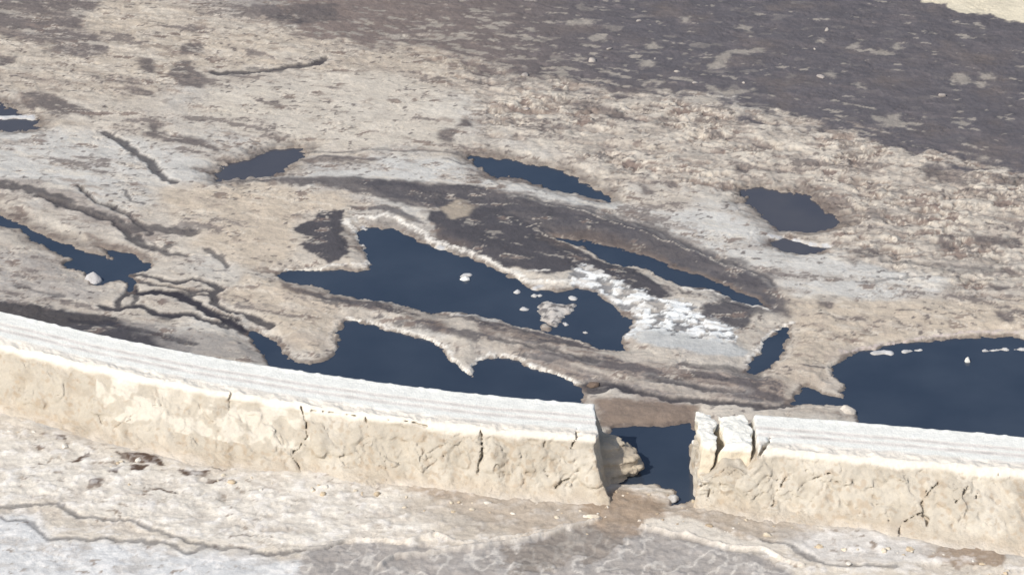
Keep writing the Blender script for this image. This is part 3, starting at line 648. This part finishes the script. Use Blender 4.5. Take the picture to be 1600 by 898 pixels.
def base_of(extra):
    def f(x, t, z):
        rel = np.clip((H-z)/H, 0, 1)
        return np.maximum(np.maximum(((-TW-RUN(x)*rel**PW_(x))-t)*.86-.5*rel, z-H), t-(H-z)*.48), extra
    return f
def baseL(x, t, z):
    rel = np.clip((H-z)/H, 0, 1)
    d = np.maximum(np.maximum(np.maximum(((-TW-RUN(x)*rel**PW_(x))-t)*.86-.7*rel**4, z-H), t-(H-z)*.48), endL(x, t, z))
    return np.minimum(d, bench(x, t, z))
V, Q = nets(-36.5, bx1+.6, -8.6, 2.2, -.45, H+.4, VOX, baseL, fL)
p = empty('embankment', (0, float(yb(-12.)), 0), 'long curving stretch of pale eroded earth embankment left of the breach', 'embankment')
strata = col_levee
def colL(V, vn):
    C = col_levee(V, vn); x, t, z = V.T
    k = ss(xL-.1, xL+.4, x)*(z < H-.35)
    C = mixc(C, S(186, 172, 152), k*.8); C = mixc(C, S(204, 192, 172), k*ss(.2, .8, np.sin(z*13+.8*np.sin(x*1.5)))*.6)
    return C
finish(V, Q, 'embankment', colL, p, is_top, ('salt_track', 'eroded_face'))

# right part: front mass is lower next to the breach where the top has split off
xS = float(gp(1176, 680, H)[0])
def capz(x): return np.interp(x, [xR-.5, xR+.4, xR+1.2, xR+2.0, xS-.3, xS+.1, xS+.45], [1.35, 1.65, 2.3, 2.3, 2.1, 2.55, 4.2]).astype(np.float32)
def endR(x, t, z): return (xR+.05+.12*np.sin(t*3)-.12*np.clip((H-z)/H, 0, 1)-x)
def fR(x, t, z):
    d, (na, nb, nc, nd, rel) = field_levee(x, t, z, 0, 0, 0)
    d = np.maximum(d, endR(x, t, z)+.12*nb+.10*nc+.04*nd)
    d = np.maximum(d, z-capz(x)+.22*nb+.12*nc)
    for P, r in CRK:
        if P[0][0] > xR-1: d = np.maximum(d, -(hcap(x, t, z, P, r)+.04*nc+.04*nd))
    return d
def baseR(x, t, z):
    rel = np.clip((H-z)/H, 0, 1)
    d = np.maximum(np.maximum(np.maximum(((-TW-RUN(x)*rel**PW_(x))-t)*.86-.7*rel**4, z-H), t-(H-z)*.48), endR(x, t, z))
    return np.maximum(d, z-capz(x))
V, Q = nets(xR-.9, 36.5, -9.6, 2.2, -.45, H+.4, VOX, baseR, fR)
p = empty('embankment', (16, float(yb(16.)), 0), 'pale earth embankment right of the breach with a cracked slumped face', 'embankment')
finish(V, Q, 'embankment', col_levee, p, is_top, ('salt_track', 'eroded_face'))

# two blocks split off at the end of the right part
def block(px0, px1, px0b, px1b, zt, lean, seed, label, notch):
    a0 = float(gp(px0, 660, H)[0]); a1 = float(gp(px1, 660, H)[0]); b0 = float(gp(px0b, 700, 1.6)[0]); b1 = float(gp(px1b, 700, 1.6)[0])
    def base(x, t, z):
        k = (zt-z)/1.5; l = a0+(b0-a0)*k; r = a1+(b1-a1)*k
        return np.maximum.reduce([l-x, x-r, t+.15, (-TW+.35-.30*np.clip(zt-z, 0, 2))-t, z-zt+0*x, .75-z+0*x])
    def full(x, t, z):
        nb = n3(x*1.1+seed, t*1.1, z*.9, 6); nc = n3(x*2.6+seed, t*2.6, z*2.2, 7); nd = n3(x*5.5, t*5.5, z*5, 8)
        d = base(x+.30*n3(z*1.1, t*1.3+seed, x*.1, 96), t, z); k = (z < zt-.12)
        return d+.12*nb+.07*nc+.035*nd+.06*k*np.abs(nb)
    V, Q = nets(a0-1.2, a1+1.6, -TW-1.5, .8, .5, zt+.35, .05, base, full)
    ap = (a0+a1)/2; p = empty('earth_block', (ap, float(yb(ap))-1.8, .8), label, 'earth block')
    def cf(V, vn):
        x, t, z = V.T.astype(np.float32); nb = n3(x*1.3, t*1.3, z*1.3, 51); nc = n3(x*3.5, t*3.5, z*3.5, 52)
        C = np.tile(np.asarray(S(226, 214, 192, .95), np.float32), (len(V), 1)); C = mixc(C, FACE_D, ss(.1, .5, nb+.4*nc)*.5)
        C = mixc(C, CR_WHITE, ss(zt-.5, zt-.2, z+.2*nb)*.9); return C
    finish(V, Q, 'earth_block', cf, p, lambda V, vn: ((vn[:,2] > .35) & (V[:,2] > zt-.5)).astype(np.float32), ('salt_cap', 'broken_side'))
block(1091, 1117, 1092, 1106, H+.02, 0, 3., 'narrow upright white-topped earth block at the right lip of the breach', 0)
block(1126, 1168, 1119, 1173, H-.02, 0, 8., 'wider cracked earth block between two deep crevices right of the breach', 0)

# ------------------------------------------------------------------ loose rocks and clods
def zat(x, y):
    i = np.clip(np.searchsorted(xs, x), 1, len(xs)-1); j = np.clip(np.searchsorted(ys, y), 1, len(ys)-1)
    return float(Z[j, i])
def clod_mesh(seed, flat=.6, col=(.6, .56, .5), sub=3, sharp=.35):
    import bmesh
    bm = bmesh.new(); bmesh.ops.create_icosphere(bm, subdivisions=sub, radius=1)
    v = np.array([q.co[:] for q in bm.verts], np.float32)
    r = random.Random(seed)
    d = 1+sharp*n3(v[:,0]*1.1+seed, v[:,1]*1.1, v[:,2]*1.1, seed)+.2*sharp*2*n3(v[:,0]*2.7, v[:,1]*2.7+seed, v[:,2]*2.7, seed+1)
    v = v*d[:,None]
    for _ in range(10):                                             # broken facets
        n = np.array([r.uniform(-1, 1), r.uniform(-1, 1), r.uniform(-.2, 1)]); n /= np.linalg.norm(n)
        q = v@n-r.uniform(.45, .75); v -= np.clip(q, 0, 9)[:,None]*n[None]
    v[:,2] *= flat
    f = np.array([[q.index for q in p_.verts] for p_ in bm.faces]); bm.free()
    c = np.tile(np.asarray(col, np.float32), (len(v), 1))*(1+.12*n3(v[:,0]*2, v[:,1]*2, v[:,2]*2, 9))[:,None]
    return v, f, c
def rock(px, py, r, label, cat='rock', col=S(225, 218, 206), name='rock', flat=.6, seed=1, asp=1.0, rot=0., sink=.25, z0=None):
    x, y = gp(px, py, .2); v, f, c = clod_mesh(seed, flat, col); v = v*r; v[:,0] *= asp
    o = link(name, v, f, M_rock, smooth=False, col=c, wet=np.zeros(len(v)))
    o.location = (x, y, (zat(x, y) if z0 is None else z0)+r*flat*(1-2*sink)*.5); o.rotation_euler = (0, 0, rot)
    o['label'] = label; o['category'] = cat
    return o
rock(147, 434, .52, 'squarish pale grey boulder standing at the edge of the left pond', flat=.95, seed=4, sink=.05, col=S(196, 194, 194))
rock(727, 431, .26, 'small white salt lump alone in the open water of the large pond', 'salt lump', S(240, 238, 232), 'salt_lump', seed=6, asp=1.3, z0=.03)
rock(1512, 559, .20, 'single white lump in the dark pond behind the right embankment', 'salt lump', S(236, 234, 226), 'salt_lump', seed=8, flat=1.0, z0=.03)
rock(188, 409, .24, 'small white rock between the two lobes of the left pond', 'rock', S(222, 220, 214), seed=9, asp=1.3)
rock(1325, 640, .42, 'pale boulder at the tip of the sand bar beside the right pond', 'rock', S(214, 206, 194), seed=10, asp=1.1)
rock(1050, 776, .34, 'grey-white boulder at the water outlet of the breach', 'rock', S(196, 194, 190), seed=11, flat=.7)
rock(926, 812, .28, 'pale stone on the brown ground below the left corner of the breach', 'rock', S(228, 216, 196), seed=13, asp=1.5, flat=.5)
rock(912, 775, .42, 'cream clod leaning at the foot of the embankment left of the breach', 'rock', S(222, 208, 182), seed=14, asp=1.6, rot=.5)
rock(1135, 782, .30, 'flat cream stone in front of the right side of the breach', 'rock', S(228, 216, 194), seed=15, asp=2.0, rot=-.5, flat=.4)
rock(1162, 797, .18, 'small white stone on brown soil below the right embankment', 'rock', S(236, 228, 212), seed=16)
rock(1084, 722, .14, 'small white stone in the gap at the foot of the narrow block', 'rock', S(236, 232, 226), seed=17, flat=1.3, z0=1.3)
rock(925, 598, .34, 'dark brown lump at the end of the pond behind the left embankment', 'rock', S(120, 104, 92), seed=18, asp=1.2)
# clods fallen along the foot of the embankment, and crust fragments on the far flats
rnd = random.Random(5)
def scatter(n, pick, cat, name, group, cols, r0, r1):
    protos = []
    for k in range(6):
        v, f, c = clod_mesh(40+k*3, .5, cols[k % len(cols)], sub=2, sharp=.5)
        protos.append((v, f, c))
    me = []; made = []
    for k in range(n):
        x, y = pick(k); r = r0+(r1-r0)*rnd.random()**2.5
        if k < 6:
            v, f, c = protos[k]; o = link(name, v, f, M_rock, smooth=False, col=c, wet=np.zeros(len(v))); me.append(o)
        else:
            o = me[k % 6].copy(); scene.collection.objects.link(o)
        o.location = (x, y, zat(x, y)+r*.12); o.scale = (r*rnd.uniform(.8, 1.5), r*rnd.uniform(.8, 1.1), r*rnd.uniform(.7, 1.3)); o.rotation_euler = (0, 0, rnd.uniform(0, 6.28))
        o['category'] = cat; o['group'] = group; made.append((x, r, o))
    return made
ORD = 'first second third fourth fifth sixth seventh eighth ninth tenth eleventh twelfth thirteenth fourteenth fifteenth sixteenth seventeenth eighteenth nineteenth twentieth'.split()
def order(i):
    if i < 20: return ORD[i]
    tens = ['twenty', 'thirty', 'forty'][i//10-2]; return tens+'-'+ORD[i % 10] if 0 else (tens+'-'+ORD[(i+1) % 10-1] if (i+1) % 10 else {30: 'thirtieth', 40: 'fortieth', 50: 'fiftieth'}[i+1])
def name_them(made, fmt):
    med = sorted(m[1] for m in made)[len(made)//2]
    for i, (x, r, o) in enumerate(sorted(made, key=lambda m: m[0])):
        o['label'] = fmt.format(size='small' if r < med else 'larger', n=order(i))
def foot(k):
    while True:
        x = rnd.uniform(-27, 24)
        if xLb-.5 < x < xR+1: continue
        return x, float(yb(x))-TW-float(RUN(x))-.7-abs(rnd.gauss(0, 1.0))-.3
def footside(a, b):
    def f(k):
        while True:
            x, y = foot(k)
            if a < x < b: return x, y
    return f
FC = [S(226, 214, 192), S(214, 196, 168), S(232, 226, 214)]
def done(m, fmt): name_them(m, fmt)
done(scatter(26, footside(-27, -9), 'clod', 'clod', 'clods along the foot of the embankment', FC, .07, .26), '{size} cream clod at the foot of the left embankment, {n} from the left edge')
done(scatter(26, footside(-9, xLb), 'clod', 'clod', 'clods along the foot of the embankment', FC, .07, .26), '{size} cream clod below the middle of the embankment, {n} of these counting towards the breach')
done(scatter(28, footside(xR, 24), 'clod', 'clod', 'clods along the foot of the embankment', FC, .07, .26), '{size} cream clod at the foot of the right embankment, {n} from the breach')
def breachp(k):
    q = gp(rnd.uniform(930, 1180), rnd.uniform(775, 835)); return float(q[0]), float(q[1])
done(scatter(28, breachp, 'stone', 'stone', 'stones washed out of the breach', [S(214, 200, 176), S(190, 172, 148), S(226, 216, 200)], .06, .2), '{size} stone on the brown wash in front of the breach, {n} counting from the left')
def farp(k):
    q = gp(rnd.uniform(820, 1600), rnd.uniform(20, 90)+rnd.uniform(0, 130)); return float(q[0]), float(q[1])
done(scatter(14, farp, 'salt lump', 'salt_lump', 'salt lumps on the far mud flat', [S(190, 182, 174), S(176, 168, 162)], .12, .36), '{size} pale salt lump on the dark far mud flat, {n} counting from the left')
